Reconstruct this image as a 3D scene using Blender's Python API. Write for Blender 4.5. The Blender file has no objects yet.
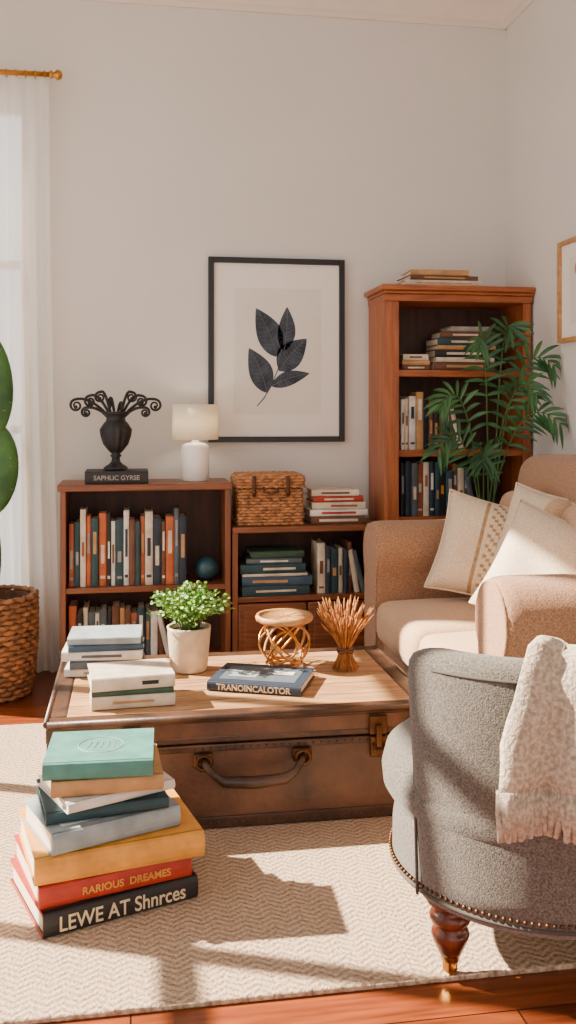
import bpy, bmesh, math, random
from mathutils import Vector, Matrix, Euler, noise
random.seed(7)
R=random.random
def U(a,b): return a+(b-a)*R()
sc=bpy.context.scene
def lin(c):
    v=[((v/255)/12.92 if v/255<=.04045 else ((v/255+.055)/1.055)**2.4) for v in c]
    L=.2126*v[0]+.7152*v[1]+.0722*v[2]
    return tuple(max(.0015,min(1,L+(q-L)*1.1))**1.12 for q in v)
# ---------------------------------------------------------------- materials
def base(name):
    m=bpy.data.materials.new(name); m.use_nodes=True
    nt=m.node_tree; p=nt.nodes['Principled BSDF']
    return m,nt,p
def coords(nt,scale=(1,1,1)):
    tc=nt.nodes.new('ShaderNodeTexCoord'); mp=nt.nodes.new('ShaderNodeMapping')
    mp.inputs['Scale'].default_value=scale
    nt.links.new(tc.outputs['Object'],mp.inputs['Vector']); return mp.outputs['Vector']
def mk(name,col,rough=.6,metal=0,var=.12,vs=12,bump=0,bs=200,sheen=0,stretch=(1,1,1),col2=None,trans=0,spec=.5,lo=.35,hi=.65):
    m,nt,p=base(name); c=lin(col)
    c2=lin(col2) if col2 else tuple(min(1,v*(1-var*1.6)) for v in c)
    v=coords(nt,stretch)
    n=nt.nodes.new('ShaderNodeTexNoise'); n.inputs['Scale'].default_value=vs; n.inputs['Detail'].default_value=6
    nt.links.new(v,n.inputs['Vector'])
    r=nt.nodes.new('ShaderNodeValToRGB'); r.color_ramp.elements[0].position=lo; r.color_ramp.elements[1].position=hi
    r.color_ramp.elements[0].color=(*c2,1); r.color_ramp.elements[1].color=(*c,1)
    nt.links.new(n.outputs['Fac'],r.inputs['Fac']); nt.links.new(r.outputs['Color'],p.inputs['Base Color'])
    p.inputs['Roughness'].default_value=rough; p.inputs['Metallic'].default_value=metal
    p.inputs['Specular IOR Level'].default_value=spec
    if sheen: p.inputs['Sheen Weight'].default_value=sheen
    if bump:
        n2=nt.nodes.new('ShaderNodeTexNoise'); n2.inputs['Scale'].default_value=bs; n2.inputs['Detail'].default_value=3
        nt.links.new(v,n2.inputs['Vector'])
        b=nt.nodes.new('ShaderNodeBump'); b.inputs['Strength'].default_value=bump; b.inputs['Distance'].default_value=.004
        nt.links.new(n2.outputs['Fac'],b.inputs['Height']); nt.links.new(b.outputs['Normal'],p.inputs['Normal'])
    if trans:
        t=nt.nodes.new('ShaderNodeBsdfTranslucent'); t.inputs['Color'].default_value=(*c,1)
        mx=nt.nodes.new('ShaderNodeMixShader'); mx.inputs[0].default_value=trans
        nt.links.new(p.outputs[0],mx.inputs[1]); nt.links.new(t.outputs[0],mx.inputs[2])
        nt.links.new(mx.outputs[0],nt.nodes['Material Output'].inputs['Surface'])
    return m
def math_n(nt,op,a,b=None):
    n=nt.nodes.new('ShaderNodeMath'); n.operation=op
    for i,x in enumerate((a,b)):
        if x is None: continue
        if isinstance(x,(int,float)): n.inputs[i].default_value=x
        else: nt.links.new(x,n.inputs[i])
    return n.outputs[0]
def rug_mat():
    m,nt,p=base('woven_chevron_rug')
    v=coords(nt); s=nt.nodes.new('ShaderNodeSeparateXYZ'); nt.links.new(v,s.inputs[0])
    x,y=s.outputs[0],s.outputs[1]
    zig=math_n(nt,'PINGPONG',x,.03)
    w=math_n(nt,'ADD',y,math_n(nt,'MULTIPLY',zig,.7))
    f=math_n(nt,'PINGPONG',math_n(nt,'MULTIPLY',w,1/.0095),1.0)
    nz=nt.nodes.new('ShaderNodeTexNoise'); nz.inputs['Scale'].default_value=150; nz.inputs['Detail'].default_value=4
    nt.links.new(v,nz.inputs['Vector'])
    f2=math_n(nt,'ADD',math_n(nt,'MULTIPLY',f,.34),math_n(nt,'MULTIPLY',nz.outputs['Fac'],.95))
    r=nt.nodes.new('ShaderNodeValToRGB'); e=r.color_ramp.elements
    e[0].position=.35; e[0].color=(*lin((146,122,102)),1); e[1].position=.92; e[1].color=(*lin((212,192,170)),1)
    nt.links.new(f2,r.inputs['Fac']); nt.links.new(r.outputs['Color'],p.inputs['Base Color'])
    b=nt.nodes.new('ShaderNodeBump'); b.inputs['Strength'].default_value=.8; b.inputs['Distance'].default_value=.006
    nt.links.new(f2,b.inputs['Height']); nt.links.new(b.outputs['Normal'],p.inputs['Normal'])
    p.inputs['Roughness'].default_value=.95; p.inputs['Specular IOR Level'].default_value=.1
    return m
def floor_mat():
    m,nt,p=base('wood_plank_floor')
    v=coords(nt)
    br=nt.nodes.new('ShaderNodeTexBrick'); br.inputs['Scale'].default_value=1
    br.inputs['Brick Width'].default_value=1.4; br.inputs['Row Height'].default_value=.11
    br.inputs['Mortar Size'].default_value=.0018; br.inputs['Mortar Smooth'].default_value=.2
    br.inputs['Color1'].default_value=(*lin((150,84,52)),1); br.inputs['Color2'].default_value=(*lin((112,60,38)),1)
    br.inputs['Mortar'].default_value=(*lin((44,22,14)),1)
    nt.links.new(v,br.inputs['Vector'])
    g=nt.nodes.new('ShaderNodeTexNoise'); g.inputs['Scale'].default_value=8; g.inputs['Detail'].default_value=8
    v2=coords(nt,(.6,9,1)); nt.links.new(v2,g.inputs['Vector'])
    r=nt.nodes.new('ShaderNodeValToRGB'); r.color_ramp.elements[0].position=.3; r.color_ramp.elements[1].position=.7
    r.color_ramp.elements[0].color=(.4,.36,.34,1); r.color_ramp.elements[1].color=(1,1,1,1)
    nt.links.new(g.outputs['Fac'],r.inputs['Fac'])
    mx=nt.nodes.new('ShaderNodeMix'); mx.data_type='RGBA'; mx.blend_type='MULTIPLY'; mx.inputs[0].default_value=1
    nt.links.new(br.outputs['Color'],mx.inputs[6]); nt.links.new(r.outputs['Color'],mx.inputs[7])
    nt.links.new(mx.outputs[2],p.inputs['Base Color'])
    p.inputs['Roughness'].default_value=.28
    return m
def curtain_mat():
    m,nt,p=base('sheer_curtain_fabric')
    nt.nodes.remove(p)
    d=nt.nodes.new('ShaderNodeBsdfDiffuse'); d.inputs[0].default_value=(.95,.93,.9,1)
    t=nt.nodes.new('ShaderNodeBsdfTranslucent'); t.inputs[0].default_value=(.98,.96,.93,1)
    tr=nt.nodes.new('ShaderNodeBsdfTransparent')
    a=nt.nodes.new('ShaderNodeMixShader'); a.inputs[0].default_value=.65
    b=nt.nodes.new('ShaderNodeMixShader'); b.inputs[0].default_value=.3
    nt.links.new(d.outputs[0],a.inputs[1]); nt.links.new(t.outputs[0],a.inputs[2])
    nt.links.new(a.outputs[0],b.inputs[1]); nt.links.new(tr.outputs[0],b.inputs[2])
    nt.links.new(b.outputs[0],nt.nodes['Material Output'].inputs['Surface'])
    return m
def wood(name,c1,c2,rough=.4,st=(1,1,1),vs=6):
    return mk(name,c1,rough,col2=c2,vs=vs,stretch=st,bump=.08,bs=40,lo=.3,hi=.7)
M={}
M['wall']=mk('wall_plaster',(224,219,213),.9,var=.02,vs=3,bump=.05,bs=120,spec=.2)
M['trim']=mk('white_trim_paint',(230,218,206),.6,var=.02)
M['ceil']=mk('ceiling_paint',(235,230,225),.9,var=.02)
M['floor']=floor_mat(); M['rug']=rug_mat(); M['curtain']=curtain_mat()
M['woodH']=wood('orange_wood_horizontal',(180,112,70),(134,76,44),.38,(1,10,14))
M['woodV']=wood('orange_wood_vertical',(180,112,70),(134,76,44),.38,(12,10,.8))
M['wood2H']=wood('walnut_horizontal',(148,94,62),(102,62,40),.42,(1,10,14))
M['wood2V']=wood('walnut_vertical',(148,94,62),(102,62,40),.42,(12,10,.8))
M['woodback']=wood('dark_shelf_back',(94,60,42),(68,42,30),.6,(6,6,.8))
M['page']=mk('book_pages',(230,214,190),.85,var=.08,vs=60,stretch=(1,1,30))
M['gold']=mk('brass',(206,156,90),.3,metal=1,var=.1)
M['bronze']=mk('aged_bronze',(118,86,60),.42,metal=.85,var=.3,vs=20)
M['black']=mk('black_paint',(22,22,24),.4,var=.1)
M['iron']=mk('dark_cast_iron',(54,52,54),.5,metal=.35,var=.3,vs=30,bump=.2,bs=60)
M['mat']=mk('picture_mat_board',(240,234,226),.9,var=.01)
M['paper']=mk('print_paper',(230,224,216),.9,var=.02)
M['leafink']=mk('leaf_ink',(58,64,74),.9,var=.35,vs=25,col2=(86,92,102))
M['inkl']=mk('leaf_vein_ink',(130,136,144),.9)
M['ceramic']=mk('white_ceramic',(248,244,238),.35,var=.02)
M['shade']=mk('linen_lamp_shade',(248,240,224),.9,var=.04,vs=150,trans=.4)
M['wicker']=mk('wicker',(204,150,106),.6,var=.4,vs=40,bump=.3,bs=150)
M['wickerd']=mk('wicker_dark',(108,70,48),.8,var=.3,vs=40)
M['basket']=mk('planter_wicker',(172,124,86),.65,var=.4,vs=30,bump=.3,bs=150)
M['cactus']=mk('cactus_skin',(82,122,68),.5,vs=9,col2=(46,86,48),bump=.25,bs=40)
M['leaf']=mk('palm_leaf',(78,124,76),.4,vs=8,col2=(38,80,50))
M['stem']=mk('plant_stem',(84,114,60),.5)
M['sprig']=mk('small_leaf',(144,178,86),.5,vs=30,col2=(82,130,54))
M['soil']=mk('soil',(60,44,34),.95,var=.4,vs=60,bump=.8,bs=60)
M['pot']=mk('stone_pot',(216,196,172),.8,var=.12,vs=30,bump=.3,bs=90)
M['darkpot']=mk('dark_pot',(70,62,56),.6)
M['sofa']=mk('tan_sofa_weave',(188,152,126),.95,vs=220,col2=(150,116,92),bump=.4,bs=320,sheen=.2,spec=.15)
M['sofaseat']=mk('tan_seat_weave',(214,184,154),.95,vs=220,col2=(190,156,128),bump=.4,bs=320,sheen=.2,spec=.15)
M['chair']=mk('grey_chair_fabric',(124,118,111),.92,vs=260,col2=(84,79,74),bump=.5,bs=360,sheen=.2,spec=.2)
M['pipe']=mk('grey_piping',(84,78,72),.85,var=.1)
M['throw']=mk('knit_throw',(208,194,176),.95,vs=130,col2=(166,150,132),bump=.9,bs=150,sheen=.2,spec=.1)
M['pillow']=mk('cream_pillow',(232,216,194),.95,vs=200,col2=(210,192,168),bump=.5,bs=260,sheen=.2,spec=.1)
M['pillowd']=mk('pillow_pattern',(184,158,128),.95,vs=60,col2=(160,134,106),spec=.1)
M['legw']=wood('turned_leg_wood',(120,64,42),(76,38,26),.3,(8,8,2))
M['leather']=mk('trunk_leather',(128,90,66),.42,vs=9,col2=(66,46,36),bump=.35,bs=60,lo=.3,hi=.78)
M['leatherd']=mk('trunk_edge_leather',(90,64,48),.4,vs=14,col2=(56,38,28),bump=.2,bs=90)
M['trunktop']=wood('trunk_top_wood',(200,162,124),(150,112,80),.45,(1,7,9),6)
M['straw']=mk('dried_wheat',(186,130,76),.8,var=.35,vs=40)
M['lightwood']=wood('light_wood',(206,164,116),(170,124,82),.45,(3,10,10))
M['globe']=mk('teal_globe',(56,92,100),.35,vs=14,col2=(34,62,72))
M['text']=mk('spine_lettering',(226,206,172),.6,var=.03)
pal={'cream':(226,212,192),'white':(234,228,220),'navy':(46,58,76),'black':(42,39,39),'orange':(200,110,70),'red':(180,66,50),
 'teal':(78,120,116),'slate':(96,106,112),'tan':(200,158,112),'brown':(118,80,58),'yellow':(226,166,86),'green':(66,90,74),'grey':(164,160,154),'blue':(72,96,116),
 'mint':(96,148,138),'rust':(166,98,68),'paleblue':(164,174,178),'deepteal':(50,80,86)}
for k,c in pal.items(): M['bk_'+k]=mk('book_cloth_'+k,c,.6,var=.2,vs=18,bump=.08,bs=260)
# ---------------------------------------------------------------- builder
I4=Matrix.Identity(4)
def T(x,y,z): return Matrix.Translation((x,y,z))
def RZ(d): return Matrix.Rotation(math.radians(d),4,'Z')
def RX(d): return Matrix.Rotation(math.radians(d),4,'X')
def RY(d): return Matrix.Rotation(math.radians(d),4,'Y')
class B:
    def __init__(s): s.bm=bmesh.new(); s.mats=[]
    def mi(s,k):
        if k not in s.mats: s.mats.append(k)
        return s.mats.index(k)
    def face(s,vs,mi,sm=False):
        try:
            f=s.bm.faces.new(vs); f.material_index=mi; f.smooth=sm; return f
        except ValueError: return None
    def box(s,c,d,mat,X=I4,bev=0,seg=2):
        mi=s.mi(mat); x,y,z=d[0]/2,d[1]/2,d[2]/2
        vs=[s.bm.verts.new(X@Vector((c[0]+a*x,c[1]+b*y,c[2]+e*z))) for a in(-1,1) for b in(-1,1) for e in(-1,1)]
        fs=[s.face([vs[i] for i in q],mi) for q in((0,1,3,2),(4,6,7,5),(0,4,5,1),(2,3,7,6),(0,2,6,4),(1,5,7,3))]
        if bev:
            es=list({e for f in fs for e in f.edges})
            r=bmesh.ops.bevel(s.bm,geom=es,offset=bev,segments=seg,profile=.5,affect='EDGES')
            for f in r['faces']: f.material_index=mi; f.smooth=True
    def bb(s,x0,x1,y0,y1,z0,z1,mat,bev=0,X=I4):
        s.box(((x0+x1)/2,(y0+y1)/2,(z0+z1)/2),(x1-x0,y1-y0,z1-z0),mat,X,bev)
    def loft(s,rings,mat,cap=True,sm=True,closed=True,X=I4,loop=False):
        mi=s.mi(mat); vr=[[s.bm.verts.new(X@Vector(p)) for p in r] for r in rings]
        n=len(vr[0]); m=len(vr)
        for i in range(m if loop else m-1):
            a,b=vr[i],vr[(i+1)%m]
            for j in range(n if closed else n-1):
                k=(j+1)%n; s.face([a[j],a[k],b[k],b[j]],mi,sm)
        if cap and closed and not loop:
            s.face(vr[0][::-1],mi); s.face(vr[-1],mi)
    def lathe(s,prof,mat,X=I4,seg=32,sm=True,flute=None,cap=True):
        rings=[]
        for (r,z) in prof:
            ring=[]
            for j in range(seg):
                a=2*math.pi*j/seg; rr=max(r,1e-4)
                if flute and flute[2]<=z<=flute[3]: rr*=1+flute[1]*math.cos(flute[0]*a)
                ring.append((rr*math.cos(a),rr*math.sin(a),z))
            rings.append(ring)
        s.loft(rings,mat,cap,sm,True,X)
    def tube(s,pts,rad,mat,seg=8,X=I4,loop=False):
        pts=[Vector(p) for p in pts]; n=len(pts)
        if not hasattr(rad,'__len__'): rad=[rad]*n
        rings=[]; up=None
        for i in range(n):
            if loop: d=pts[(i+1)%n]-pts[i-1]
            else: d=pts[min(i+1,n-1)]-pts[max(i-1,0)]
            if d.length<1e-9: d=Vector((0,0,1))
            d.normalize()
            if up is None: up=Vector((0,0,1)) if abs(d.z)<.9 else Vector((1,0,0))
            u=d.cross(up)
            if u.length<1e-4: u=d.cross(Vector((1,.2,.1)))
            u.normalize(); w=u.cross(d); up=w
            rings.append([pts[i]+(u*math.cos(t)+w*math.sin(t))*rad[i] for t in [2*math.pi*k/seg for k in range(seg)]])
        s.loft(rings,mat,True,True,True,X,loop)
    def ball(s,c,r,mat,X=I4,seg=16,rings=10):
        if not hasattr(r,'__len__'): r=(r,r,r)
        prof=[(math.sin(math.pi*i/rings),-math.cos(math.pi*i/rings)) for i in range(rings+1)]
        s.lathe(prof,mat,X@T(*c)@Matrix.Diagonal((r[0],r[1],r[2],1)),seg)
    def soft(s,c,d,r,mat,X=I4,puff=(0,0,0),n=8,k=3):
        mi=s.mi(mat); h=[v/2 for v in d]
        def ax(H):
            o=[-H+r*(1-math.cos(math.pi/2*i/k)) for i in range(k)]
            inner=[-(H-r)+2*(H-r)*i/n for i in range(n+1)]
            return o+inner+[-v for v in o[::-1]]
        A=[ax(v) for v in h]; start={}
        def V(p):
            key=tuple(round(q,6) for q in p)
            if key in start: return start[key]
            p=Vector(p); core=Vector([max(-(h[i]-r),min(h[i]-r,p[i])) for i in range(3)])
            dd=p-core; q=core+dd.normalized()*r if dd.length>1e-9 else p
            u=[max(-1,min(1,q[i]/h[i])) for i in range(3)]
            f=[1-v*v for v in u]
            q=Vector((q.x+puff[0]*u[0]*f[1]*f[2],q.y+puff[1]*u[1]*f[0]*f[2],q.z+puff[2]*u[2]*f[0]*f[1]))
            v=s.bm.verts.new(X@(q+Vector(c))); start[key]=v; return v
        for a in range(3):
            b,e=(a+1)%3,(a+2)%3
            for sg in(-1,1):
                for i in range(len(A[b])-1):
                    for j in range(len(A[e])-1):
                        q=[]
                        for (ii,jj) in((i,j),(i+1,j),(i+1,j+1),(i,j+1)):
                            p=[0,0,0]; p[a]=sg*h[a]; p[b]=A[b][ii]; p[e]=A[e][jj]; q.append(V(p))
                        if len(set(q))==4: s.face(q if sg>0 else q[::-1],mi,True)
    def book(s,X,L,D,Tk,cm,label=None,bulge=.004,pg='page'):
        bt=min(.003,Tk*.14)
        s.box((0,D/2,bt/2),(L,D,bt),cm,X); s.box((0,D/2,Tk-bt/2),(L,D,bt),cm,X)
        s.box((0,D/2-.001,Tk/2),(L-.01,D-.01,Tk-2*bt+.0004),pg,X)
        pr=[(-bulge*math.sin(math.pi*i/6),Tk*(1-math.cos(math.pi*i/6))/2) for i in range(7)]+[(bt,Tk),(bt,0)]
        s.loft([[(x,p[0],p[1]) for p in pr] for x in(-L/2,L/2)],cm,True,False,True,X)
        if label:
            s.box((label[1]*L,-bulge*.9,Tk/2),(L*label[2],.0016,Tk*label[3]),label[0],X)
    def finish(s,name,loc=None):
        bmesh.ops.recalc_face_normals(s.bm,faces=s.bm.faces[:])
        me=bpy.data.meshes.new(name)
        if loc is not None: bmesh.ops.translate(s.bm,verts=s.bm.verts[:],vec=-Vector(loc))
        s.bm.to_mesh(me); s.bm.free()
        for k in s.mats: me.materials.append(M[k])
        o=bpy.data.objects.new(name,me); sc.collection.objects.link(o)
        if loc is not None: o.location=loc
        return o
def text(body,size,X,mat,parent,name,sx=1):
    cu=bpy.data.curves.new(name,'FONT'); cu.body=body; cu.size=size; cu.extrude=.0006; cu.align_x='CENTER'; cu.offset=.0004
    cu.materials.append(M[mat]); o=bpy.data.objects.new(name,cu); sc.collection.objects.link(o)
    o.parent=parent; o.matrix_parent_inverse=I4.copy(); o.matrix_local=parent.matrix_basis.inverted()@X@Matrix.Diagonal((sx,1,1,1))
    return o
UP=Matrix(((0,0,-1,0),(0,1,0,0),(1,0,0,0),(0,0,0,1)))  # spine vertical, facing -Y
def row(b,x0,x1,y,z,h0,h1,cols,D=.16,lean_last=0):
    x=x0; last=None
    while True:
        w=U(.016,.034)
        if x+w>x1: break
        h=U(h0,h1); c=random.choice([q for q in cols if q!=last]); last=c
        lab=None
        if R()<.8: lab=('bk_'+random.choice(['cream','tan','white','yellow','grey']) if c not in('cream','white','yellow') else 'bk_'+random.choice(['rust','navy','brown']),U(-.1,.2),U(.15,.4),.45)
        X=T(x+w,y+U(0,.02),z+h/2+.0005)@UP
        b.book(X,h,D*U(.85,1),w-.001,'bk_'+c,lab)
        if lab and R()<.5: b.box((-h*.38,-.0036,(w-.001)/2),(h*.04,.0016,w*.6),lab[0],X)
        x+=w
    for i in range(lean_last):
        w=.022; h=h0; a=10+5*i
        b.book(T(x+w+.012+i*.03,y+.01,z+.003)@RY(-a)@T(0,0,h/2)@UP,h,D,w,'bk_'+random.choice(cols))
def stack(b,x,y,z,specs):
    for (L,D,t,c,rot,dx,dy,lab) in specs:
        b.book(T(x+dx,y+dy,z)@RZ(rot)@T(0,-D/2,0),L,D,t,'bk_'+c,lab); z+=t+.0006
    return z
# ---------------------------------------------------------------- room
YW=4.14; XR=1.70; XL=-1.0; CH=3.0; Y0=-1.6
b=B(); b.bb(XL-.15,XR+.15,Y0,YW+.15,-.1,0,'floor'); b.finish('floor')
b=B(); b.bb(XL-.15,XR+.15,Y0,YW+.15,CH,CH+.1,'ceil'); b.finish('ceiling')
wx0,wx1,wz0,wz1=-.94,-.42,.3,2.4
b=B()
b.bb(XL-.15,wx0,YW,YW+.15,0,CH,'wall'); b.bb(wx1,XR+.15,YW,YW+.15,0,CH,'wall')
b.bb(wx0,wx1,YW,YW+.15,0,wz0,'wall'); b.bb(wx0,wx1,YW,YW+.15,wz1,CH,'wall'); b.finish('wall_back')
b=B(); b.bb(XR,XR+.15,Y0,YW,0,CH,'wall'); b.finish('wall_right')
ly0,ly1,lz0,lz1=.9,3.85,.12,2.62
b=B()
b.bb(XL-.15,XL,Y0,ly0,0,CH,'wall'); b.bb(XL-.15,XL,ly1,YW,0,CH,'wall')
b.bb(XL-.15,XL,ly0,ly1,0,lz0,'wall'); b.bb(XL-.15,XL,ly0,ly1,lz1,CH,'wall'); b.finish('wall_left')
b=B()
for (a,c) in((wx0,wx0+.04),(wx1-.04,wx1),((wx0+wx1)/2-.015,(wx0+wx1)/2+.015)): b.bb(a,c,YW+.04,YW+.09,wz0,wz1,'trim')
for z in(wz0,1.0,1.7,wz1-.04): b.bb(wx0,wx1,YW+.045,YW+.085,z,z+.035,'trim')
b.finish('window_2')
b=B()
for y in(ly0,ly0+.72,ly0+1.46,ly0+2.2,ly1-.05): b.bb(XL-.1,XL-.05,y,y+.045,lz0,lz1,'trim')
for z in(lz0,.95,1.78,lz1-.05): b.bb(XL-.095,XL-.055,ly0,ly1,z,z+.04,'trim')
b.finish('window_1')
# crown & baseboards
prof=[(0,0),(.012,0),(.016,.018),(.03,.026),(.038,.05),(.065,.085),(.1,.105),(.105,.125),(.125,.13),(.13,.154),(0,.154)]
b=B(); b.loft([[(x,YW-p,2.845+q) for p,q in prof] for x in(XL,XR)],'trim',sm=False); b.finish('trim_1')
b=B(); b.loft([[(XR-p,y,2.845+q) for p,q in prof] for y in(Y0,YW)],'trim',sm=False); b.finish('trim_2')
bp=[(0,0),(.018,0),(.018,.1),(.01,.125),(0,.13)]
b=B(); b.loft([[(x,YW-p,q) for p,q in bp] for x in(XL,XR-.02)],'trim',sm=False); b.finish('baseboard_back')
b=B(); b.loft([[(XR-p,y,q) for p,q in bp] for y in(Y0,YW)],'trim',sm=False); b.finish('baseboard_right')
b=B(); b.box((.35,2.575,.006),(2.4,1.65,.012),'rug',bev=.004); b.finish('area_rug')
# ---------------------------------------------------------------- curtain
b=B(); rings=[]; nx=170
for zi in range(17):
    f=zi/16; z=2.47*(1-f)+.02*f; r=[]
    for i in range(nx):
        u=i/(nx-1); xr=-.335+.045*f**1.5
        x=-.985+(xr+.985)*u
        r.append((x,4.045+.026*math.sin(u*70+.6*math.sin(f*3))*(.6+.4*f)+.009*math.sin(u*23+f*2),z))
    rings.append(r)
b.loft(rings,'curtain',cap=False,closed=False); b.finish('sheer_curtain')
b=B()
b.tube([(-.99,4.045,2.49),(-.32,4.045,2.49)],.011,'gold',12)
b.lathe([(.0,0),(.016,.004),(.018,.012),(.011,.018),(.011,.022),(.02,.03),(.022,.04),(.014,.052),(0,.056)],'gold',T(-.335,4.045,2.49)@RY(90),16)
for x in(-.9,-.56): b.tube([(x,YW,2.47),(x,4.06,2.47),(x,4.045,2.482)],.006,'gold',8); b.lathe([(0,0),(.02,0),(.02,.006),(0,.008)],'gold',T(x,YW,2.47)@RX(90),16)
for i in range(17):
    x=-.96+i*.038
    b.tube([(x,4.045+.015*math.cos(t),2.487+.017*math.sin(t)) for t in [2*math.pi*k/14 for k in range(14)]],.0025,'gold',5,loop=True)
b.finish('curtain_rod')
# ---------------------------------------------------------------- bookcases
YB=4.115; YF=3.84
def carcass(b,x0,x1,z1,shelves,H,V,t=.022,base=.06,back='woodback'):
    b.bb(x0,x0+t,YF,YB,0,z1-t,V,.002); b.bb(x1-t,x1,YF,YB,0,z1-t,V,.002)
    b.bb(x0+t,x1-t,YB-.01,YB,0,z1-t,back)
    for z in shelves: b.bb(x0+t,x1-t,YF+.006,YB-.01,z-t,z,H,.002)
    b.bb(x0+t,x1-t,YF+.01,YF+.025,0,base-.001,H)
b=B(); carcass(b,-.275,.40,.805,[.08,.394],'wood2H','wood2V')
b.bb(-.285,.405,YF-.012,YB,.778,.805,'wood2H',.004); b.finish('low_bookcase',(0.06,3.98,0))
b=B(); carcass(b,.408,1.03,.624,[.06,.337],'wood2H','wood2V')
b.bb(.407,1.032,YF-.012,YB,.600,.624,'wood2H',.004)
for x0,x1 in((.432,.712),(.718,1.006)):
    b.bb(x0,x1,YF-.008,YF+.012,.075,.31,'wood2H',.004); b.bb(x0+.024,x1-.024,YF-.012,YF-.006,.1,.285,'wood2H',.003)
    x=(x0+x1)/2; b.ball((x,YF-.024,.2),.012,'bronze'); b.tube([(x,YF-.02,.2),(x,YF,.2)],.005,'bronze')
b.finish('console_shelf',(.69,3.98,0))
b=B(); carcass(b,1.045,1.69,1.60,[.08,.36,.65,.932,1.268],'woodH','woodV',t=.028)
b.bb(1.042,1.693,YF-.014,YB,1.555,1.585,'woodH',.004); b.bb(1.037,1.696,YF-.022,YB,1.585,1.598,'woodH',.004)
b.bb(1.022,1.698,YF-.035,YB,1.598,1.622,'woodH',.006)
b.bb(1.048,1.105,YF-.006,YF+.004,.06,1.555,'woodV',.003); b.bb(1.652,1.688,YF-.006,YF+.004,.06,1.555,'woodV',.003)
b.finish('tall_bookcase',(1.36,3.98,0))
# shelf books
c1=['cream','white','navy','black','orange','teal','slate','brown','deepteal','black','rust','cream']
b=B(); row(b,-.245,.225,3.87,.394,.24,.31,c1); b.finish('row_of_books')
b=B(); row(b,-.245,.11,3.87,.08,.2,.245,['cream','rust','white','slate','deepteal','black','orange','brown','tan'],lean_last=2); b.finish('row_of_books')
b=B(); b.ball((.31,3.93,.447),.048,'globe',seg=28,rings=16); b.lathe([(0,0),(.025,0),(.022,.006),(0,.007)],'bronze',T(.31,3.93,.394)); b.finish('decorative_globe')
b=B(); stack(b,.585,3.95,.337,[(.28,.19,.042,'deepteal',2,0,0,('bk_cream',0,.6,.2)),(.29,.19,.036,'blue',-1,.01,0,('bk_tan',-.1,.5,.3)),(.27,.18,.012,'cream',0,0,0,None),(.27,.18,.038,'deepteal',1,-.01,0,('bk_cream',.1,.5,.25)),(.23,.17,.022,'slate',-2,0,0,('bk_white',0,.5,.3)),(.22,.16,.028,'green',3,.01,0,None)])
b.finish('stack_of_books')
b=B(); row(b,.765,.93,3.87,.337,.18,.215,['navy','cream','slate','deepteal','brown','cream','black'],lean_last=2); b.finish('row_of_books')
b=B(); stack(b,.855,3.96,.624,[(.235,.17,.034,'brown',0,0,0,('bk_cream',0,.7,.3)),(.245,.17,.026,'white',1,0,0,('bk_red',0,.6,.35)),(.225,.16,.03,'cream',-2,.005,0,('bk_rust',.1,.5,.3)),(.21,.16,.024,'red',2,0,0,('bk_cream',0,.6,.3)),(.2,.15,.026,'cream',-1,-.01,0,('bk_brown',0,.6,.3))])
b.finish('stack_of_books')
c2=['cream','tan','brown','black','white','rust','navy','cream']
b=B(); row(b,1.125,1.36,3.87,.932,.2,.26,c2,lean_last=2); row(b,1.125,1.44,3.87,.65,.19,.24,['navy','rust','slate','deepteal','cream','black'],lean_last=1); b.finish('row_of_books')
b=B(); stack(b,1.40,3.95,1.268,[(.27,.18,.035,'brown',0,0,0,('bk_tan',0,.6,.3)),(.26,.18,.02,'cream',2,0,0,None),(.25,.17,.032,'black',-2,0,0,('bk_cream',0,.6,.3)),(.26,.17,.018,'tan',0,.01,0,None),(.24,.17,.03,'deepteal',1,0,0,('bk_cream',0,.5,.3)),(.22,.16,.028,'brown',-3,.01,0,('bk_cream',0,.5,.25)),(.17,.15,.022,'grey',0,.03,0,None)])
stack(b,1.19,3.95,1.268,[(.12,.15,.022,'brown',0,0,0,('bk_cream',0,.6,.3)),(.12,.15,.02,'tan',0,0,0,None),(.11,.14,.025,'cream',0,0,0,('bk_brown',0,.5,.3))]); b.finish('stack_of_books')
b=B(); stack(b,1.305,3.95,1.622,[(.34,.2,.026,'cream',0,0,0,('bk_tan',0,.7,.2)),(.30,.19,.02,'brown',2,0,0,('bk_tan',0,.6,.3)),(.25,.18,.024,'tan',-3,-.01,0,None)]); b.finish('stack_of_books')
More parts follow.
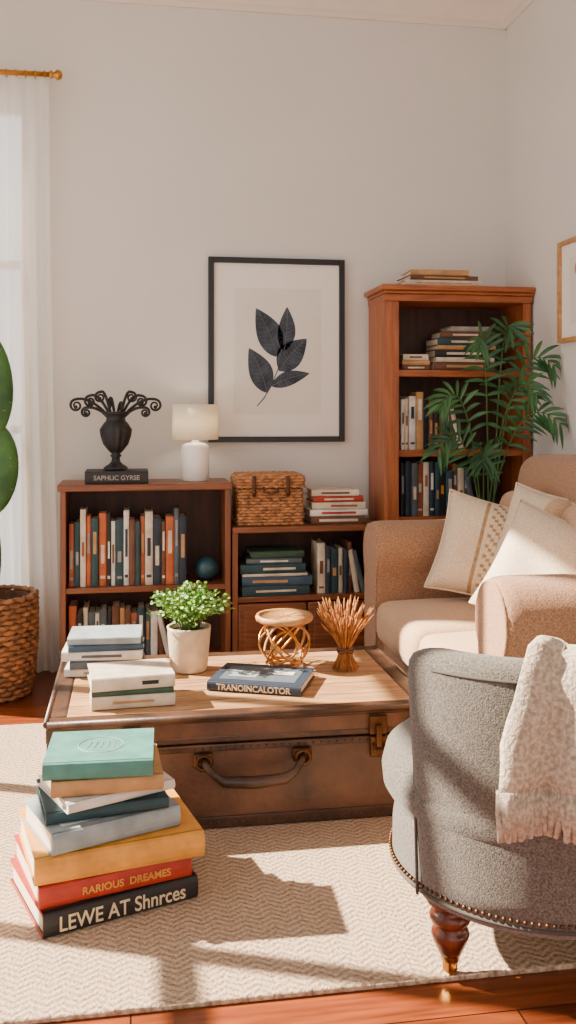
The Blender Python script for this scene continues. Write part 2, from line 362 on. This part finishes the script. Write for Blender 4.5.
# ---------------------------------------------------------------- urn, lamp, basket
b=B(); stack(b,-.055,3.94,.805,[(.25,.18,.05,'black',0,0,0,None)]); ob=b.finish('thick_black_book',(-.055,3.94,.805))
text('SAPHLIC GYRSE',.026,T(-.055,3.8445,.821)@RX(90),'bk_grey',ob,'spine_title')
b=B(); X=T(-.06,3.94,.8556)
b.lathe([(0,0),(.048,0),(.05,.008),(.042,.016),(.028,.024),(.018,.036),(.016,.05),(.024,.058),(.017,.066),(.03,.078),(.048,.105),(.059,.14),(.062,.165),(.05,.19),(.04,.2),(.038,.212),(.055,.228),(.062,.236),(.054,.238),(.03,.22),(0,.2)],'iron',X,56,flute=(14,.06,.08,.185))
for k,(sx,rr,hh,dy,q0) in enumerate([(-1,.14,.085,.0,.026),(-1,.085,.1,.03,.024),(-1,.1,.05,-.03,.02),(-1,.045,.115,-.02,.022),(1,.14,.085,.0,.026),(1,.085,.1,.03,.024),(1,.1,.05,-.03,.02),(1,.045,.115,-.02,.022),(-.2,.1,.09,.08,.022),(.2,.1,.07,-.08,.02)]):
    ca,sa=(sx,dy*6) if abs(sx)==1 else (sx,dy*9)
    L=math.hypot(ca,sa*.35); ca,sa=ca/L if abs(sx)==1 else ca,sa*.35
    pts=[]
    for i in range(12):
        t=i/11; pts.append((ca*(.015+rr*t),sa*(.015+rr*t),.205+hh*math.sin(t*math.pi*.55)))
    cx,cz=.015+rr+.003,.205+hh*.985-q0
    for i in range(24):
        t=i/23; a=math.pi/2-t*math.pi*2.9; q=q0*(1-.74*t)
        pts.append((ca*(cx+q*math.cos(a)),sa*(cx+q*math.cos(a)),cz+q*math.sin(a)))
    b.tube(pts,[.006]*12+[.0058-.0001*i for i in range(24)],'iron',7,X); b.ball(pts[-1],.008,'iron',X,8,6)
b.finish('iron_urn_with_scrolls',(-.06,3.94,.8556))
b=B(); X=T(.266,3.98,.805)
b.lathe([(0,0),(.054,0),(.058,.004),(.058,.135),(.054,.148),(.04,.156),(.018,.16),(.014,.164),(.012,.185),(0,.186)],'ceramic',X,40)
ri=[(.096,.172),(.094,.318),(.092,.318),(.094,.172)]
b.loft([[(r*math.cos(t),r*math.sin(t),z) for t in[2*math.pi*k/48 for k in range(48)]] for r,z in ri],'shade',cap=False,X=X,loop=True)
b.tube([(0,0,.18),(0,0,.2)],.006,'gold',8,X)
for a in(0,120,240):
    b.tube([(0,0,.2),(.093*math.cos(math.radians(a)),.093*math.sin(math.radians(a)),.3)],.0015,'gold',5,X)
lamp=b.finish('table_lamp',(.266,3.98,.805))
pl=bpy.data.lights.new('lampshade_fill','POINT'); pl.energy=.9; pl.color=(1,.86,.68); pl.shadow_soft_size=.02  # fill light added inside to brighten the shade; lamp not visibly lit
po=bpy.data.objects.new('lampshade_fill',pl); sc.collection.objects.link(po); po.parent=lamp; po.location=(0,0,.245)
def woven(b,fn,zs,nseg,amp,r,mat,X=I4):
    for i,z in enumerate(zs):
        pts=[]
        for k in range(nseg*3):
            t=k/(nseg*3); x,y,nx,ny=fn(t,z); o=amp*math.sin(2*math.pi*(k/6)+(math.pi if i%2 else 0))
            pts.append((x+nx*o,y+ny*o,z+r*.2*math.sin(k*1.7+i)))
        b.tube(pts,r,mat,6,X,loop=True)
def rect(w,d):
    def fn(t,z):
        P=2*(w+d); s=t*P
        if s<w: return(-w/2+s,-d/2,0,-1)
        s-=w
        if s<d: return(w/2,-d/2+s,1,0)
        s-=d
        if s<w: return(w/2-s,d/2,0,1)
        s-=w; return(-w/2,d/2-s,-1,0)
    return fn
b=B(); X=T(.567,3.955,.624)
b.bb(-.127,.127,-.085,.085,.002,.2,'wickerd',X=X)
woven(b,rect(.262,.18),[.008+.0125*i for i in range(12)],48,.004,.0068,'wicker',X)
woven(b,rect(.276,.194),[.162+.012*i for i in range(4)],48,.004,.0068,'wicker',X)
for i in range(15): 
    y=-.088+i*.0126; b.tube([(-.134+.268*k/30,y,.205+.003*math.sin(k*1.05+(math.pi if i%2 else 0))) for k in range(31)],.0064,'wicker',6,X)
for x in(-.07,.07):
    b.tube([(x,-.105,.205),(x,-.108,.17),(x,-.104,.12)],.008,'wickerd',8,X); b.ball((x,-.108,.14),.011,'bronze',X,10,8)
b.tube([(-.03,-.1,.16),(-.028,-.112,.14),(0,-.116,.132),(.028,-.112,.14),(.03,-.1,.16)],.005,'wickerd',7,X)
b.finish('wicker_hamper',(.563,3.955,.624))
# ---------------------------------------------------------------- framed prints
fx0,fx1,fz0,fz1=.332,.936,.96,1.765
b=B(); w=.024; y0,y1=YW-.03,YW-.0003
b.bb(fx0,fx0+w,y0,y1,fz0,fz1,'black',.002); b.bb(fx1-w,fx1,y0,y1,fz0,fz1,'black',.002)
b.bb(fx0+w,fx1-w,y0,y1,fz0,fz0+w,'black',.002); b.bb(fx0+w,fx1-w,y0,y1,fz1-w,fz1,'black',.002)
b.bb(fx0+w,fx1-w,YW-.014,YW-.002,fz0+w,fz1-w,'mat')
def P(px,py): return fx0+(px-208)*.00444, fz0+(441-py)*.004375
a=P(233,413); c=P(320,287); b.bb(a[0],c[0],YW-.0155,YW-.0135,a[1],c[1],'paper')
def leaf2d(p0,p1,wd,bend=.0):
    x0,z0=P(*p0); x1,z1=P(*p1); d=Vector((x1-x0,z1-z0)); n=Vector((-d.y,d.x)).normalized(); L=[];Rr=[];Cc=[]
    for i in range(13):
        t=i/12; q=wd*.00444/2*math.sin(math.pi*t**.85)**.9*(1.05-.15*t) if 0<t<1 else 0
        cc=Vector((x0,z0))+d*t+n*bend*math.sin(math.pi*t)*.02
        L.append((*(cc+n*q),0)); Rr.append((*(cc-n*q),0)); Cc.append(cc)
    b.loft([[(p[0],YW-.0165,p[1]) for p in side] for side in(L,Rr)],'leafink',cap=False,closed=False,sm=False)
    b.tube([(cc.x,YW-.0168,cc.y) for cc in Cc],.0008,'inkl',4)
    for i in range(2,11):
        q=Cc[i]; 
        for sd,S in((1,L),(-1,Rr)):
            e=S[min(12,i+1)]; b.tube([(q.x,YW-.0168,q.y),(q.x+(e[0]-q.x)*.85,YW-.0168,q.y+(e[1]-q.y)*.85)],.0004,'inkl',3)
leaf2d((276,356),(255,307),26,-.5); leaf2d((283,350),(286,305),18,-.3); leaf2d((278,370),(306,337),26,.4)
leaf2d((270,385),(309,372),15,.4); leaf2d((266,392),(248,347),24,-.5)
b.tube([(P(x,y)[0],YW-.0165,P(x,y)[1]) for x,y in((256,405),(263,397),(270,385),(277,368),(281,352))],.0022,'leafink',6)
b.finish('framed_botanical_print',((fx0+fx1)/2,YW,1.36))
b=B(); y0,y1,z0,z1=2.95,3.56,1.365,1.765; w=.018
b.bb(XR-.025,XR-.001,y0,y0+w,z0,z1,'lightwood',.002); b.bb(XR-.025,XR-.001,y1-w,y1,z0,z1,'lightwood',.002)
b.bb(XR-.025,XR-.001,y0+w,y1-w,z0,z0+w,'lightwood',.002); b.bb(XR-.025,XR-.001,y0+w,y1-w,z1-w,z1,'lightwood',.002)
b.bb(XR-.012,XR-.002,y0+w,y1-w,z0+w,z1-w,'mat'); b.bb(XR-.0135,XR-.011,y0+.09,y1-.09,z0+.07,z1-.07,'paper')
for i in range(5):
    b.tube([(XR-.0138,3.2+.05*i,1.5),(XR-.0138,3.21+.05*i,1.56),(XR-.0138,3.19+.055*i,1.64)],.0016,'bk_tan',5)
    b.ball((XR-.0138,3.19+.055*i,1.645),(.001,.02,.025),'bk_tan',seg=10,rings=6)
b.finish('framed_wall_print',(XR,3.25,1.56))
# ---------------------------------------------------------------- cactus & planter
PX,PY=-.535,3.82
b=B(); X=T(PX,PY,0)
b.lathe([(0,.004),(.135,.004),(.155,.2),(.155,.375),(.14,.375),(.138,.33),(0,.33)],'wickerd',X,32)
def circ(t,z):
    a=2*math.pi*t; r=.142+.026*math.sin(min(1,z/.25)*math.pi/2); return(r*math.cos(a),r*math.sin(a),math.cos(a),math.sin(a))
woven(b,circ,[.012+.0195*i for i in range(20)],40,.006,.0105,'basket',X)
b.lathe([(0,.32),(.14,.32),(.14,.34),(0,.345)],'soil',X,24)
b.finish('wicker_planter_basket',(PX,PY,0))
b=B()
for (x,y,z,w,d,h,r) in((-.56,PY,.53,.065,.04,.2,0),(-.545,PY,.87,.115,.045,.19,4),(-.565,PY-.01,1.2,.115,.04,.225,-5),(-.67,PY+.02,.8,.09,.04,.15,-35),(-.69,PY,1.1,.08,.035,.14,-25)):
    X=T(x,y,z)@RY(r)
    b.ball((0,0,0),(w,d,h),'cactus',X,28,20)
    for i in range(60):
        a=U(0,2*math.pi); q=U(-.9,.9); c=math.sqrt(1-q*q)
        p=Vector((w*c*math.cos(a),d*c*math.sin(a),h*q)); n=Vector((p.x/w/w,p.y/d/d,p.z/h/h)).normalized()
        b.tube([p,p+n*.009],[.001,.0003],'bk_cream',4,X)
b.finish('cactus',(-.56,PY,.33))
# ---------------------------------------------------------------- palm
b=B(); X=T(1.45,3.72,0)
b.lathe([(0,.0),(.075,0),(.08,.02),(.1,.42),(.104,.44),(.1,.45),(.09,.45),(.088,.42),(0,.41)],'darkpot',X,32)
b.finish('plant_pot',(1.45,3.72,0))
b=B()
tips=[(1.22,3.64,1.20,.26),(1.36,3.58,1.40,.14),(1.52,3.64,1.44,.06),(1.66,3.56,1.34,.2),(1.66,3.5,1.12,.24),(1.19,3.58,1.02,.26),(1.56,3.5,1.2,.1),(1.36,3.54,.94,.16)]
for (tx,ty,tz,dr) in tips:
    s0=Vector((1.45+U(-.03,.03),3.72+U(-.03,.03),.42)); tp=Vector((tx,ty,tz-dr*.3))
    mid=Vector((s0.x*.7+tx*.3,s0.y*.6+ty*.4,tz+.14)); n=18
    pts=[s0*(1-t)**2+mid*2*t*(1-t)+tp*t*t for t in[i/n for i in range(n+1)]]
    b.tube(pts,[.0045-.0032*i/n for i in range(n+1)],'stem',6)
    for i in range(8,n+1):
        p=pts[i]; d=(pts[min(n,i+1)]-pts[i-1]).normalized()
        for sd in(-1,1):
            side=d.cross(Vector((0,-1,.25))).normalized()*sd
            fr=(i-8)/(n-8)
            ld=(d*(.55+.5*fr)+side+Vector((0,U(-.25,.1),U(-.2,.0)))).normalized(); Ln=U(.1,.13)*math.sin(math.pi*(.25+.6*fr))**.6; wd=.0085
            wv=ld.cross(Vector((U(-.3,.3),-1,.2))).normalized()
            L=[];Rr=[];C=[]
            for k in range(7):
                t=k/6; q=wd*math.sin(math.pi*min(1,t*.9+.08))**.8 if t<1 else 0
                c=p+ld*Ln*t+Vector((0,0,-.035*t*t))
                c.x=min(c.x,XR-.012); c.y=min(c.y,3.825)
                L.append(c+wv*q);Rr.append(c-wv*q);C.append(c+Vector((0,.003,-.002)))
            for l in (L,Rr):
                for v in l: v.x=min(v.x,XR-.01)
            b.loft([L,C,Rr],'leaf',cap=False,closed=False)
b.finish('potted_palm',(1.45,3.72,.42))
# ---------------------------------------------------------------- sofa
b=B()
sx0,sx1=.90,1.66
b.bb(sx0+.02,sx1,2.2,3.56,.07,.25,'sofa',.02)
def arm(yc):
    pr=[(-.088,.07),(-.088,.25),(-.086,.44)]
    for i in range(19):
        a=math.radians(218-256*i/18); pr.append((.112*math.cos(a),.57+.112*math.sin(a)))
    pr+=[(.086,.44),(.088,.25),(.088,.07)]
    cz=.42; rings=[]
    for x,k in((0,.86),(.006,.93),(.02,.98),(.045,1.0),(.3,1),(.6,1),(.74,1)):
        rings.append([(sx0-.01+x,yc+p*k,cz+(q-cz)*(1-(1-k)*.5)) for p,q in pr])
    b.loft(rings,'sofa')
    b.tube([(sx0-.006,yc+p*.9,cz+(q-cz)*.95) for p,q in pr],.005,'sofa',6)
arm(2.272); arm(3.488)
for yc in(2.62,3.13): 
    b.soft((1.14,yc,.33),(.52,.505,.15),.045,'sofaseat',puff=(.01,.004,.022),n=8)
b.soft((0,0,0),(.2,1.16,.62),.08,'sofa',T(1.50,2.88,.56)@RY(9)@T(0,0,.06),puff=(.01,0,.02),n=10,k=5)
b.soft((1.6,2.88,.48),(.13,1.3,.8),.06,'sofa',n=10,k=4)
for yc in(2.62,3.13): b.soft((0,0,0),(.13,.5,.4),.05,'sofaseat',T(1.385,yc,.6)@RY(11),puff=(.03,0,.01),n=8)
for x in(.95,1.6):
    for y in(2.26,3.5): b.lathe([(0,0),(.018,0),(.026,.062),(0,.068)],'legw',T(x,y,.0125),16)
b.finish('sofa',(1.28,2.88,0))
def pillow(name,X,w,h,t,pat=True):
    b=B(); n=30
    def pt(u,v,sg):
        x=w/2*u*(1-.09*(1-v*v)*abs(u)); z=h/2*v*(1-.09*(1-u*u)*abs(v))
        th=t/2*((1-u**4)*(1-v**4))**.55*(1+.06*math.sin(5*u+3*v)*(1-u*u))
        return X@Vector((x,sg*th,z))
    for sg in(-1,1):
        g=[[b.bm.verts.new(pt(-1+2*i/n,-1+2*j/n,sg)) for j in range(n+1)] for i in range(n+1)]
        for i in range(n):
            for j in range(n):
                stripe= pat and (i in(11,18) or (i in(13,14,15,16) and (i+j)%3==0))
                b.face([g[i][j],g[i+1][j],g[i+1][j+1],g[i][j+1]],b.mi('pillowd' if stripe else 'pillow'),True)
    bmesh.ops.remove_doubles(b.bm,verts=b.bm.verts[:],dist=.0005)
    e=[]
    for s in range(4*n):
        q,r=divmod(s,n); f=-1+2*r/n; e.append(pt(*[(f,-1),(1,f),(-f,1),(-1,-f)][q],1))
    b.tube(e,.0045,'pillow',6,loop=True)
    return b.finish(name,X.translation)
pillow('throw_pillow',T(1.265,3.2,.60)@RZ(-22)@RX(-22)@RY(13),.40,.37,.16)
pillow('throw_pillow',T(1.275,2.74,.595)@RZ(-36)@RX(-24)@RY(20),.39,.37,.17,False)
pillow('throw_pillow',T(1.36,2.99,.66)@RZ(-60)@RX(-18)@RY(8),.36,.34,.12,False)
# ---------------------------------------------------------------- trunk
tx0,tx1,ty0,ty1,tz=-.212,.81,2.46,3.10,.31
z0=.014
b=B()
b.bb(tx0+.008,tx1-.008,ty0+.008,ty1-.008,z0,.232,'leather',.008)
b.bb(tx0+.004,tx1-.004,ty0+.004,ty1-.004,.236,tz-.006,'leather',.012)
b.bb(tx0+.05,tx1-.05,ty0+.05,ty1-.05,tz-.02,tz-.001,'trunktop',.002)
for k in range(1,6): b.bb(tx0+.05,tx1-.05,ty0+.03+k*.1,ty0+.0315+k*.1,tz-.003,tz-.0006,'leatherd')
for (x0,x1,y0,y1) in((tx0,tx1,ty0,ty0+.05),(tx0,tx1,ty1-.05,ty1),(tx0,tx0+.05,ty0+.05,ty1-.05),(tx1-.05,tx1,ty0+.05,ty1-.05)):
    b.bb(x0,x1,y0,y1,tz-.022,tz,'leatherd',.007)
b.tube([(tx0+.004,ty0+.002,tz-.006),(tx1-.004,ty0+.002,tz-.006)],.009,'leatherd'); b.tube([(tx1-.002,ty0+.004,tz-.006),(tx1-.002,ty1-.004,tz-.006)],.009,'leatherd')
b.tube([(tx0+.002,ty0+.004,tz-.006),(tx0+.002,ty1-.004,tz-.006)],.009,'leatherd')
for zz,h in((z0,.03),(.214,.018),(.237,.016)):
    b.bb(tx0+.002,tx1-.002,ty0+.002,ty0+.012,zz,zz+h,'leatherd',.003); b.bb(tx1-.012,tx1-.002,ty0+.01,ty1,zz,zz+h,'leatherd',.003); b.bb(tx0+.002,tx0+.012,ty0+.01,ty1,zz,zz+h,'leatherd',.003)
for x in(tx0,tx1-.045): b.bb(x,x+.045,ty0,ty0+.045,z0,z0+.06,'leatherd',.006); b.bb(x,x+.045,ty0,ty0+.045,tz-.06,tz+.001,'leatherd',.008)
for i in range(48):
    x=tx0+.02+i*(tx1-tx0-.04)/47
    b.ball((x,ty0+.001,z0+.015),.0035,'bronze',seg=6,rings=4); b.ball((x,ty0+.001,.223),.003,'bronze',seg=6,rings=4)
hx=.315
b.tube([(hx-.13,ty0-.006,.195),(hx-.125,ty0-.03,.19),(hx-.105,ty0-.042,.168),(hx-.08,ty0-.046,.152),(hx,ty0-.048,.147),(hx+.08,ty0-.046,.152),(hx+.105,ty0-.042,.168),(hx+.125,ty0-.03,.19),(hx+.13,ty0-.006,.195)],[.009,.009,.01,.014,.016,.014,.01,.009,.009],'leatherd',12)
for sx in(-1,1):
    b.box((hx+sx*.13,ty0-.002,.195),(.05,.016,.036),'bronze',bev=.005)
    b.tube([(hx+sx*.13+.018*math.cos(t),ty0-.018,.193+.018*math.sin(t)) for t in[2*math.pi*k/16 for k in range(16)]],.005,'bronze',6,loop=True)
    b.ball((hx+sx*.145,ty0-.01,.195),.006,'bronze'); b.ball((hx+sx*.112,ty0-.01,.195),.006,'bronze')
for lx in(.65,.0):
    b.box((lx,ty0-.003,.262),(.05,.012,.05),'bronze',bev=.004); b.box((lx,ty0-.004,.205),(.044,.012,.055),'bronze',bev=.004)
    b.box((lx,ty0-.013,.235),(.018,.012,.06),'bronze',bev=.004); b.tube([(lx-.014,ty0-.015,.215),(lx-.014,ty0-.022,.195),(lx+.014,ty0-.022,.195),(lx+.014,ty0-.015,.215)],.004,'bronze',6)
b.box((.745,ty0-.002,.255),(.03,.01,.04),'bronze',bev=.003)
b.finish('leather_storage_trunk',(.28,2.8,0))
# on trunk
b=B(); z=stack(b,-.075,2.95,tz+.001,[(.225,.17,.024,'white',-4,0,0,('bk_grey',0,.5,.3)),(.22,.17,.022,'slate',3,.003,0,None),(.235,.17,.027,'white',-3,-.005,0,('bk_slate',0,.5,.3)),(.22,.17,.018,'blue',2,0,0,None),(.215,.165,.02,'paleblue',-2,0,0,None)]); b.finish('stack_of_books',(-.075,2.95,tz))
b=B(); z=stack(b,.002,2.63,tz+.001,[(.22,.16,.034,'cream',4,0,0,('bk_tan',0,.5,.2)),(.215,.16,.014,'green',3,0,0,None),(.22,.165,.034,'cream',6,-.003,0,('bk_black',.2,.2,.3))]); b.finish('stack_of_books',(.002,2.63,tz))
b=B(); Xb=T(.375,2.72,tz+.001)@RZ(-22)@T(0,-.1,0)
b.book(Xb,.27,.2,.026,'bk_navy')
b.box((.0,.1,.0264),(.22,.14,.0008),'bk_slate',Xb); b.box((-.05,.09,.027),(.08,.06,.0008),'bk_paleblue',Xb); b.box((.06,.12,.027),(.06,.03,.0008),'bk_white',Xb)
ob=b.finish('hardcover_book',(.375,2.72,tz))
text('TRANOINCALOTOR',.023,Xb@T(0,-.0052,.005)@RX(90),'text',ob,'spine_title')
b=B(); X=T(.175,2.90,tz+.001)
b.lathe([(0,0),(.052,0),(.056,.006),(.066,.125),(.067,.132),(.06,.132),(.057,.115),(0,.113)],'pot',X,36)
b.lathe([(0,.1),(.058,.1),(.058,.118),(0,.12)],'soil',X,20)
for i in range(150):
    a=U(0,2*math.pi); sp=.135*math.sqrt(R()*.9+.03); h=U(.07,.145)*(1-.4*(sp/.135)**2)
    p0=Vector((.03*math.cos(a)*R(),.03*math.sin(a)*R(),.115)); p2=Vector((sp*math.cos(a),sp*math.sin(a),.12+h)); p1=Vector((p0.x*1.5,p0.y*1.5,.13+h*.8))
    pts=[p0*(1-t)**2+p1*2*t*(1-t)+p2*t*t for t in[k/6 for k in range(7)]]
    b.tube(pts,.0009,'stem',4,X)
    for p in pts[2:]:
        for _ in range(3):
            q=p+Vector((U(-.012,.012),U(-.012,.012),U(-.006,.01)))
            n=Vector((U(-1,1),U(-1,1),U(.2,1))).normalized(); u=n.cross(Vector((0,0,1))).normalized(); v=n.cross(u); r=U(.004,.007)
            vs=[b.bm.verts.new(X@(q+(u*math.cos(t)*r+v*math.sin(t)*r*.75))) for t in[k*math.pi/3 for k in range(6)]]
            b.face(vs,b.mi('sprig'))
b.finish('potted_plant',(.175,2.9,tz))
b=B(); X=T(.47,2.91,tz+.001)
def ring(r,tilt,rot,cz,sx=1,rad=.004,mat='lightwood'):
    Y=X@T(0,0,cz)@RZ(rot)@RX(tilt)
    b.tube([(r*math.cos(t),r*sx*math.sin(t),0) for t in[2*math.pi*k/40 for k in range(40)]],rad,mat,7,Y,loop=True)
for k in range(6): ring(.078,52,k*60,.071,.98,.0034,'lightwood' if k%2 else 'gold')
ring(.055,0,0,.006,1,.0045,'gold'); ring(.045,90,20,.055,1,.0035,'gold')
b.lathe([(0,.135),(.082,.135),(.088,.139),(.09,.148),(.086,.156),(.078,.154),(.076,.149),(0,.148)],'lightwood',X,44)
for k in range(8): b.box((.035,0,.1487),(.06,.004,.002),'straw',X@RZ(k*45))
b.finish('ring_sculpture_stand',(.47,2.91,tz))
b=B(); X=T(.645,2.83,tz+.001)
for i in range(110):
    a=U(0,2*math.pi); q=math.sqrt(R()); c,s=math.cos(a),math.sin(a)
    h=U(.10,.175); e=.08*q
    pts=[(c*.045*q,s*.045*q,0.002),(c*.028*q,s*.028*q,.03),(c*.016*q,s*.016*q,.06),(c*(.02*q+e*.35),s*(.02*q+e*.35),.06+h*.4),(c*e,s*e,.04+h*.85)]
    b.tube(pts,.0014,'straw',4,X)
    t=Vector(pts[-1]); d=(t-Vector(pts[-2])).normalized()
    b.tube([t-d*.012,t,t+d*.014,t+d*.028],[.0012,.0032,.0026,.0004],'straw',5,X)
b.tube([(.022*math.cos(t),.022*math.sin(t),.055+.004*math.sin(t*3)) for t in[2*math.pi*k/20 for k in range(20)]],.005,'wickerd',6,X,loop=True)
b.tube([(.021*math.cos(t),.021*math.sin(t),.063) for t in[2*math.pi*k/20 for k in range(20)]],.004,'wickerd',6,X,loop=True)
b.finish('dried_wheat_bundle',(.645,2.83,tz))
# ---------------------------------------------------------------- foreground book stack
b=B(); z=.0125; cx,cy=-.062,2.195; info=[]
specs=[(.345,.28,.05,'black',20,-.002,.005,'red'),(.335,.27,.048,'red',17,-.006,.008,None),(.365,.27,.058,'yellow',13,.012,.004,None),(.29,.21,.046,'paleblue',22,-.005,-.015,None),(.265,.2,.026,'deepteal',11,-.005,0,None),(.25,.19,.022,'white',24,.005,0,None),(.24,.19,.034,'tan',3,.008,-.005,None),(.235,.2,.038,'mint',-2,-.004,-.002,None)]
for (L,D,t,c,rot,dx,dy,c2_) in specs:
    X=T(cx+dx,cy+dy,z)@RZ(rot)@T(0,-D/2,0)
    b.book(X,L,D,t,'bk_'+c,None,bulge=.008 if c!='yellow' else .016)
    info.append((X,L,D,t,z))
    if c=='black':
        b.box((0,D/2+.005,t+.0002),(L,D-.02,.0012),'bk_red',X); b.box((-L/2-.0003,D/2,.0025),(.002,D,.006),'bk_red',X); b.box((-L/2-.0003,D/2,t-.003),(.002,D,.006),'bk_red',X)
    z+=t+.001
X,L,D,t,_=info[-1]
b.tube([(.05*math.cos(a),D/2+.05*math.sin(a),t+.0003) for a in[2*math.pi*k/40 for k in range(40)]],.0012,'bk_paleblue',4,X,loop=True)
for k in range(5): b.tube([(-.03+.015*k,D/2-.02,t+.0004),(-.02+.012*k,D/2+.02,t+.0004)],.001,'bk_paleblue',4,X)
X,L,D,t,_=info[3]; b.box((0,D/2,t+.0004),(L*.8,D*.75,.0008),'bk_white',X)
ob=b.finish('stack_of_hardcover_books',(cx,cy,.0125))
X,L,D,t,_=info[0]; text('LEWE AT Shnrces',.044,X@T(.0,-.0092,.01)@RX(90),'text',ob,'title_bottom',.86)
X,L,D,t,_=info[1]; text('RARIOUS  DREAMES',.022,X@T(.02,-.0092,.016)@RX(90),'bk_yellow',ob,'title_red')
# ---------------------------------------------------------------- armchair
CX,CY=.83,1.86
b=B(); X=T(CX,CY,0)
b.lathe([(0,.162),(.275,.162),(.29,.167),(.297,.185),(.296,.25),(.29,.285),(.284,.295),(.300,.305),(.316,.33),(.319,.36),(.31,.395),(.285,.415),(.2,.428),(0,.432)],'chair',X,72)
rings=[]; N=64; a0,a1=196,392
for i in range(N+1):
    f=i/N; an=math.radians(a0+(a1-a0)*f)
    e=min(f,1-f)*(a1-a0)
    k=math.sqrt(max(0,1-(1-min(1,e/9))**2)); k=max(k,.02)
    zt=.615+.037*math.sqrt(max(0,1-(1-min(1,e/16))**2))+.008*math.sin(math.pi*f)
    outer=[(.297,.166),(.303,.22),(.311,.3),(.319,.4),(.327,.5),(.333,zt-.04),(.329,zt-.015)]
    top=[(.315,zt-.002),(.298,zt),(.28,zt-.003)]
    inner=[(.266,zt-.02),(.258,zt-.05),(.25,.5),(.246,.4),(.246,.3),(.25,.166)]
    ring=[]
    for r,z in outer+top+inner:
        mid=.275+.03*(z-.166)/.45
        rr=mid+(r-mid)*k
        ring.append((rr*math.cos(an),rr*math.sin(an),z))
    rings.append(ring)
b.loft(rings,'chair',X=X)
def rim(an,r,z): return(r*math.cos(math.radians(an)),r*math.sin(math.radians(an)),z)
b.tube([rim(a0+3,.303-.02*(j<0)+.012*j/10,.17+.43*j/10) for j in range(11)]+[rim(a0+4+j*1.5,.32,.62+.03*math.sqrt(1-(1-min(1,j/6))**2)-.008) for j in range(1,8)]+[rim(a,.3325,.618+.008*math.sin(math.pi*(a-a0)/(a1-a0))) for a in range(212,380,5)],.0032,'pipe',6,X)
b.tube([rim(a,.2985,.178) for a in range(0,360,5)],.0045,'pipe',6,X,loop=True)
for i in range(150): b.ball(rim(i*2.4,.301,.19),.0042,'bronze',X,6,4)
for an in(205,285,15,105):
    lx,ly=CX+.245*math.cos(math.radians(an)),CY+.245*math.sin(math.radians(an)); Y=T(lx,ly,.0125)
    S=Matrix.Diagonal((1.2,1.2,1,1))
    b.lathe([(0,.152),(.036,.152),(.038,.142),(.03,.135),(.024,.13),(.03,.124),(.034,.116),(.032,.106),(.024,.098),(.022,.094),(.029,.088),(.031,.08),(.027,.066),(.02,.048),(.017,.04),(0,.04)],'legw',Y@S,28)
    b.lathe([(0,.05),(.0175,.05),(.02,.046),(.018,.03),(.011,.026),(0,.025)],'gold',Y,20)
    b.bb(-.012,-.008,-.008,.008,.008,.032,'gold',X=Y@RZ(an)); b.bb(.008,.012,-.008,.008,.008,.032,'gold',X=Y@RZ(an))
    b.lathe([(0,-.007),(.012,-.007),(.0155,-.004),(.0155,.004),(.012,.007),(0,.007)],'gold',Y@T(0,0,.0157)@RZ(an)@RY(90),20)
b.finish('barrel_armchair',(CX,CY,0))
# throw
b=B(); rings=[]; NA=110
for i in range(NA+1):
    f=i/NA
    w=math.sin(f*32+.6)*.6+math.sin(f*14+2)*.5
    zt=.672+.014*math.sin(f*9+1); zb=.445+.012*math.sin(f*8)-.05*f
    path=[(.232,.47),(.236,.55),(.242,.61),(.256,.64),(.275,zt-.003),(.30,zt+.006),(.325,zt-.002),(.345,.64),(.352,.60),(.354,.57),(.354,.53),(.353,.50),(.351,zb+.03),(.35,zb)]
    ring=[]
    for j,(r,z) in enumerate(path):
        g=min(1,max(0,(j-4)/6)); A0=250-13*g**.8
        an=A0+(320-A0)*f
        amt=.004+.024*max(0,(j-6)/7) if j>5 else .004
        a2=an+1.0*math.sin(j*.7+f*5)*(1 if 0<i<NA else .6)
        ring.append(rim(a2,r+amt*(w+.9)+.003*math.sin(j*1.3+f*30),z+(.008*w if 2<j<8 else 0)))
    rings.append(ring)
b.loft(rings,'throw',cap=False,closed=False,X=X)
ends=[r[-1] for r in rings]
for i in range(0,NA,1):
    p=Vector(ends[i]); d=Vector((p.x,p.y,0)).normalized()
    b.tube([p+Vector((0,0,.006)),p+Vector((U(-.003,.003),U(-.003,.003),-.028))+d*.002,p+Vector((U(-.009,.009),U(-.007,.007),-.07))],[.0022,.0018,.0009],'throw',5,X)
o=b.finish('knit_throw_blanket',(CX,CY,.6))
sd=o.modifiers.new('thickness','SOLIDIFY'); sd.thickness=.006; sd.offset=1
# ---------------------------------------------------------------- light
su=bpy.data.lights.new('sun','SUN'); su.energy=33; su.color=(1,.86,.69); su.angle=math.radians(.9)
so=bpy.data.objects.new('sun',su); sc.collection.objects.link(so); so.location=(-4,4,4)
so.rotation_euler=Vector((.9,-.36,-.74)).to_track_quat('-Z','Y').to_euler()
w=bpy.data.worlds.new('world'); sc.world=w; w.use_nodes=True
bg=w.node_tree.nodes['Background']; bg.inputs[0].default_value=(1,.975,.955,1); bg.inputs[1].default_value=1.95
# ---------------------------------------------------------------- camera
cam=bpy.data.cameras.new('camera'); co=bpy.data.objects.new('camera',cam); sc.collection.objects.link(co)
co.location=(0,0,1.1); co.rotation_euler=(math.radians(90),0,math.radians(-9.4))
cam.sensor_fit='VERTICAL'; cam.sensor_height=24; cam.lens=24*950/1024; cam.shift_y=-102/1024; cam.clip_start=.02
sc.camera=co
